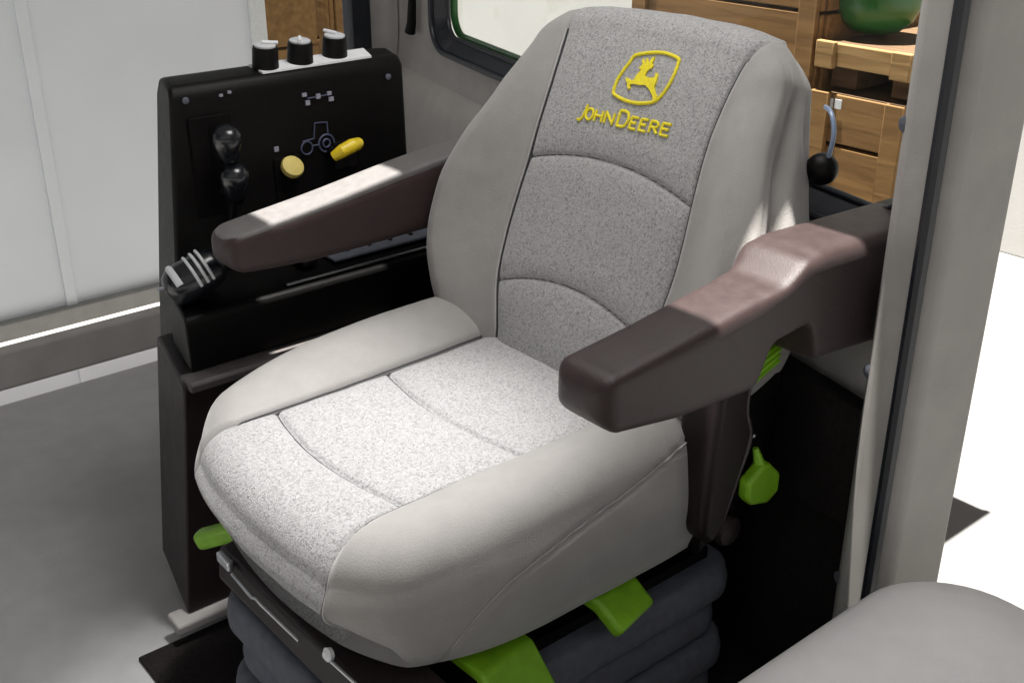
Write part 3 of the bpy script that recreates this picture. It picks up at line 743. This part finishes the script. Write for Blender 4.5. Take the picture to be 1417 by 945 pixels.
# rear left pillar at the door opening
V = []; F = []
pil = [(-.44, .0), (-.44, .10), (-.465, .12), (-.505, .115), (-.525, .09), (-.525, .0)]
zz = [-.1, .4, .8, 1.2, 1.75]
for z in zz:
    for (s_, d) in pil: V.append(rp(s_, z, d))
q = len(pil)
for i in range(len(zz) - 1):
    for k in range(q): F.append((i * q + k, i * q + (k + 1) % q, (i + 1) * q + (k + 1) % q, (i + 1) * q + k))
b = MB(); b.add(V, F); b.build('door_pillar', M_TRIM, cab, bevel=.006)
b = MB(); b.tube([rp(-.512, -.1, .115), rp(-.512, .8, .115), rp(-.512, 1.75, .115)], .009, 8); b.build('door_seal', M_GASKET, cab)
for z in (.30, .62, .94):
    b = MB(); b.lathe(rp(-.452, z, .108), (.2, .95, 0), [(.010, -.004), (.010, .002), (.007, .004)], 18); b.build('trim_clip', M_RUBBER, cab)
# right side: window frame post and sill, glass
def side_pt(y, z, d=0): return Vector((1.33 - d, y, z))
b = MB(); b.box((1.490, -.892, .95), (.05, .06, 1.6)); b.build('side_window_post', M_GASKET, cab, bevel=.006)
b = MB(); b.box((1.487, .25, .09), (.06, 2.15, .10)); b.build('side_sill', M_TRIM, cab, bevel=.01)
b = MB(); b.add([(1.487, -.86, .13), (1.487, 1.25, .13), (1.487, 1.25, 1.75), (1.487, -.86, 1.75)], [(0, 1, 2, 3)]); b.build('side_glass', M_GLASS, cab, smooth=False)
# unseen roof; two invented openings shape the sun patches on the armrests
SUN = Vector((.10, .05, .99)).normalized()
ZR = 2.0
def up(p): 
    k = (ZR - p[2]) / SUN.z; return p[0] + SUN.x * k, p[1] + SUN.y * k
h1 = (up((.345, -.245, .72)), up((.44, -.005, .72))); h2 = (up((-.43, -.42, .77)), up((-.292, -.155, .77)))
def rects_minus(xr, yr, holes):
    xs = sorted({xr[0], xr[1]} | {h[k][0] for h in holes for k in (0, 1)}); ys = sorted({yr[0], yr[1]} | {h[k][1] for h in holes for k in (0, 1)})
    for i in range(len(xs) - 1):
        for j in range(len(ys) - 1):
            cx, cy = (xs[i] + xs[i + 1]) / 2, (ys[j] + ys[j + 1]) / 2
            if not any(h[0][0] < cx < h[1][0] and h[0][1] < cy < h[1][1] for h in holes): yield xs[i], xs[i + 1], ys[j], ys[j + 1]
b = MB()
for (x0, x1, y0, y1) in rects_minus((-.80, 1.52), (-1.15, 1.1), (h1, h2)):
    b.add([(x0, y0, ZR), (x1, y0, ZR), (x1, y1, ZR), (x0, y1, ZR)], [(0, 1, 2, 3)])
b.build('cab_roof', M_TRIM, cab, smooth=False)
# cab floor
b = MB(); b.box((.42, -.05, -.02), (2.12, 1.7, .04)); fl = b.build('cab_floor', M_FLOORMAT, None, bevel=.01); fl['kind'] = 'structure'

b = MB(); b.box((-.06, -.17, .004), (.92, .90, .008)); tag(b.build('foot_mat', M_CARPET, None, bevel=.003), 'dark carpet mat on the cab floor under the seat', 'mat')
# ================================================================== SECOND SEAT at the door (corner of its cushion)
s2 = thing('passenger_seat', 'light grey passenger seat cushion with green piping in the near corner', 'seat', (-.72, -.25, .0))
def seat2(inset, z, r): return rrect(-.95 + inset, -.522 - inset, -.46 + inset, .10 - inset, r, 10)
lay = [(.045, .395), (.02, .390), (.006, .378), (0, .36), (0, .30), (.01, .26)]
V = []; F = []
for (ins, z) in lay:
    for p in seat2(ins, z, .12 - ins * .4): V.append((p[0], p[1], z))
n = 44
for i in range(len(lay) - 1):
    for k in range(n): F.append((i * n + k, i * n + (k + 1) % n, (i + 1) * n + (k + 1) % n, (i + 1) * n + k))
F.append(list(range(n))); F.append([(len(lay) - 1) * n + k for k in range(n)][::-1])
b = MB(); b.add(V, F); b.build('cushion', M_SEAT2, s2, sharp=0)
p2 = seat2(-.001, 0, .12); b = MB(); b.tube([(p[0], p[1], .352) for p in p2 + p2[:1]], .004, 8, cap=False); b.build('piping', M_GREEN, s2)
b = MB(); b.box((-.73, -.18, .13), (.30, .36, .26)); b.build('seat_base', M_BLACKM, s2, bevel=.02)

# ================================================================== OUTSIDE
b = MB(); b.box((0, 0, -1.25), (120, 120, .1)); gr = b.build('ground', M_CONC, None); gr['kind'] = 'structure'
def wallbox(name, p0, p1, z0, z1, t, m, label, cat):
    p0, p1 = Vector((*p0, 0)), Vector((*p1, 0)); d = p1 - p0; c = (p0 + p1) / 2
    b = MB(); M = Matrix.Rotation(math.atan2(d.y, d.x), 3, 'Z'); b.box((c.x, c.y, (z0 + z1) / 2), (d.length, t, z1 - z0), M)
    return tag(b.build(name, m, None, bevel=.01), label, cat)
wallbox('yard_wall', (-4, -6.0), (9.5, -6.0), -1.2, 4.0, .2, M_WALLW, 'sunlit white rendered wall behind the rear window', 'wall')
tr = thing('trailer_side', 'pale blue-grey panel outside the side window', 'trailer', (3.5, 2.0, -1.2))
b = MB(); b.box((3.5, 2.19, .9), (.2, 7.63, 4.2)); b.build('side_panel', M_TRAILER, tr, bevel=.01)
b = MB(); b.box((3.392, -1.585, .9), (.02, .075, 4.2)); b.build('corner_trim', M_WHITE, tr, bevel=.004)
for k in range(8):
    b = MB(); b.box((3.395, -.62 + .62 * k, .9), (.014, .045, 4.2)); b.build('batten', M_TRAILER, tr, bevel=.003)
b = MB(); b.box((3.38, 2.3, -.62), (.05, 7.2, .10)); b.build('bottom_rail', M_TRIM, tr, bevel=.006)
def crate(name, c, size, rot, m, slats, label, horizontal=True, group='wooden crates outside the cab'):
    t = thing(name, label, 'crate', c, group)
    M = Matrix.Rotation(rot, 3, 'Z'); a, d, h = size
    def bx(nm, lc, sz, mm):
        b = MB(); b.box(tuple(Vector(c) + M @ Vector(lc)), sz, M); return b.build(nm, mm, t, bevel=.004)
    bx('inner_box', (0, 0, h / 2), (a - .05, d - .05, h - .02), M_WOODD)
    gap = .012; w = h / slats
    for k in range(slats):
        bx('slat', (0, d / 2, w * (k + .5)), (a, .022, w - gap), m)
        bx('slat', (-a / 2, 0, w * (k + .5)), (.022, d - .03, w - gap), m)
    for sx in (-1, 1): bx('corner_batten', (sx * (a / 2 - .04), d / 2 + .022, h / 2), (.07, .022, h), m)
    return t
CR = -2.42
crate('wooden_crate', (1.55, CR - .36, -.60), (.84, .7, 1.62), 0, M_WOOD, 5, 'tall brown slatted crate behind the top of the backrest')
crate('wooden_crate', (.94, CR - .30, .12), (.36, .6, .34), 0, M_WOOD, 2, 'brown crate second from top of its stack, in front of the tall crate')
crate('wooden_crate', (.94, CR - .30, .535), (.36, .6, .085), 0, M_WOODL, 1, 'shallow pale crate under the green drum')
crate('wooden_crate', (.93, CR - .28, -.50), (.40, .6, .60), 0, M_WOOD, 3, 'pale lower crate just above the black window edge')
t = thing('pallet_block', 'pair of dark blocks between two stacked crates beside the backrest', 'blocks', (.7, CR - .30, .46))
for x in (1.05, .82):
    b = MB(); b.box((x, CR - .30, .4975), (.10, .5, .070)); b.build('block', M_WOODD, t, bevel=.004)
t = thing('shipping_label', 'two small white labels stuck on a brown crate', 'label', (1.02, CR, .42))
for x in (1.015, 1.048):
    b = MB(); b.box((x, CR + .016, .425), (.026, .003, .030)); b.build('label_sheet', M_WHITE, t)
t = thing('green_drum', 'green rounded drum standing on the pale shallow crate', 'drum', (1.03, CR - .2, .62))
b = MB(); b.lathe((1.055, CR - .2, .622), (0, 0, 1), [(.03, 0), (.08, .012), (.118, .045), (.138, .09), (.146, .15), (.146, .30), (.12, .35), (.05, .37)], 36); b.build('drum_body', M_GREENP, t, sharp=0)
b = MB(); b.lathe((1.055, CR - .2, .80), (0, 0, 1), [(.148, 0), (.151, .006), (.151, .014), (.148, .02)], 32); b.build('rim_band', M_GREENP, t)
crate('wooden_crate', (3.97, -1.79, -1.2), (.9, .33, 2.3), 0, M_WOOD, 3, 'tall brown crate seen through the side window beside the pale panel')
crate('wooden_crate', (3.97, -2.21, -1.2), (.9, .36, 2.3), 0, M_WOOD, 3, 'narrow brown crate between the tall crate and the cab corner post')
wallbox('shade_roof', (-9, 4.3), (-.95, 4.3), 3.0, 3.06, 9.6, M_TRAILER, 'added unseen roof slab shading the ground on the near side', 'roof')  # unseen slab, added to shade the sunlit ground and cut its bounce
# ------------------------------------------------------------------ world, lights, camera
w = bpy.data.worlds.new('World'); scene.world = w; w.use_nodes = True
bg = w.node_tree.nodes['Background']; bg.inputs['Color'].default_value = (.90, .95, 1.0, 1); bg.inputs['Strength'].default_value = .028
sl = bpy.data.lights.new('sun', 'SUN'); sl.energy = 5; sl.angle = R(.6); sl.color = (1, .96, .90)
so = bpy.data.objects.new('sun', sl); COL.objects.link(so); so.rotation_euler = SUN.to_track_quat('Z', 'Y').to_euler(); so.location = (0, 0, 6)
def area(name, loc, target, size, energy, col=(1, 1, 1)):
    l = bpy.data.lights.new(name, 'AREA'); l.shape = 'RECTANGLE'; l.size, l.size_y = size; l.energy = energy; l.color = col
    o = bpy.data.objects.new(name, l); COL.objects.link(o); o.location = loc
    o.rotation_euler = (Vector(loc) - Vector(target)).to_track_quat('Z', 'Y').to_euler(); return o
area('overhead_fill', (.02, -.30, 1.93), (0, .06, .5), (.55, .5), 2.9, (1, .98, .96))  # added soft fill from above, not a fitting of the cab
sp = bpy.data.lights.new('cushion_fill', 'SPOT'); sp.energy = 46; sp.spot_size = R(32); sp.spot_blend = 1; sp.shadow_soft_size = .06; sp.color = (1, .98, .96)  # added spot that brightens the front of the cushion
spo = bpy.data.objects.new('cushion_fill', sp); COL.objects.link(spo); spo.location = (.0, -.12, 1.96); spo.rotation_euler = (Vector(spo.location) - Vector((.0, .09, .5))).to_track_quat('Z', 'Y').to_euler()
cam = bpy.data.cameras.new('camera'); co = bpy.data.objects.new('camera', cam); COL.objects.link(co)
cam.sensor_width = 36; cam.lens = 36 * 1571 / 1417; cam.clip_end = 300; cam.clip_start = .02
dirv = Vector((math.sin(R(50.4)) * math.cos(R(24.6)), -math.cos(R(50.4)) * math.cos(R(24.6)), -math.sin(R(24.6))))
co.location = (-1.139, .752, 1.260); co.rotation_euler = dirv.to_track_quat('-Z', 'Y').to_euler()
scene.camera = co
scene.view_settings.view_transform = 'Standard'; scene.view_settings.look = 'None'; scene.view_settings.exposure = 2.0; scene.view_settings.gamma = 1
scene.cycles.use_denoising = True; scene.cycles.max_bounces = 8; scene.cycles.transparent_max_bounces = 12
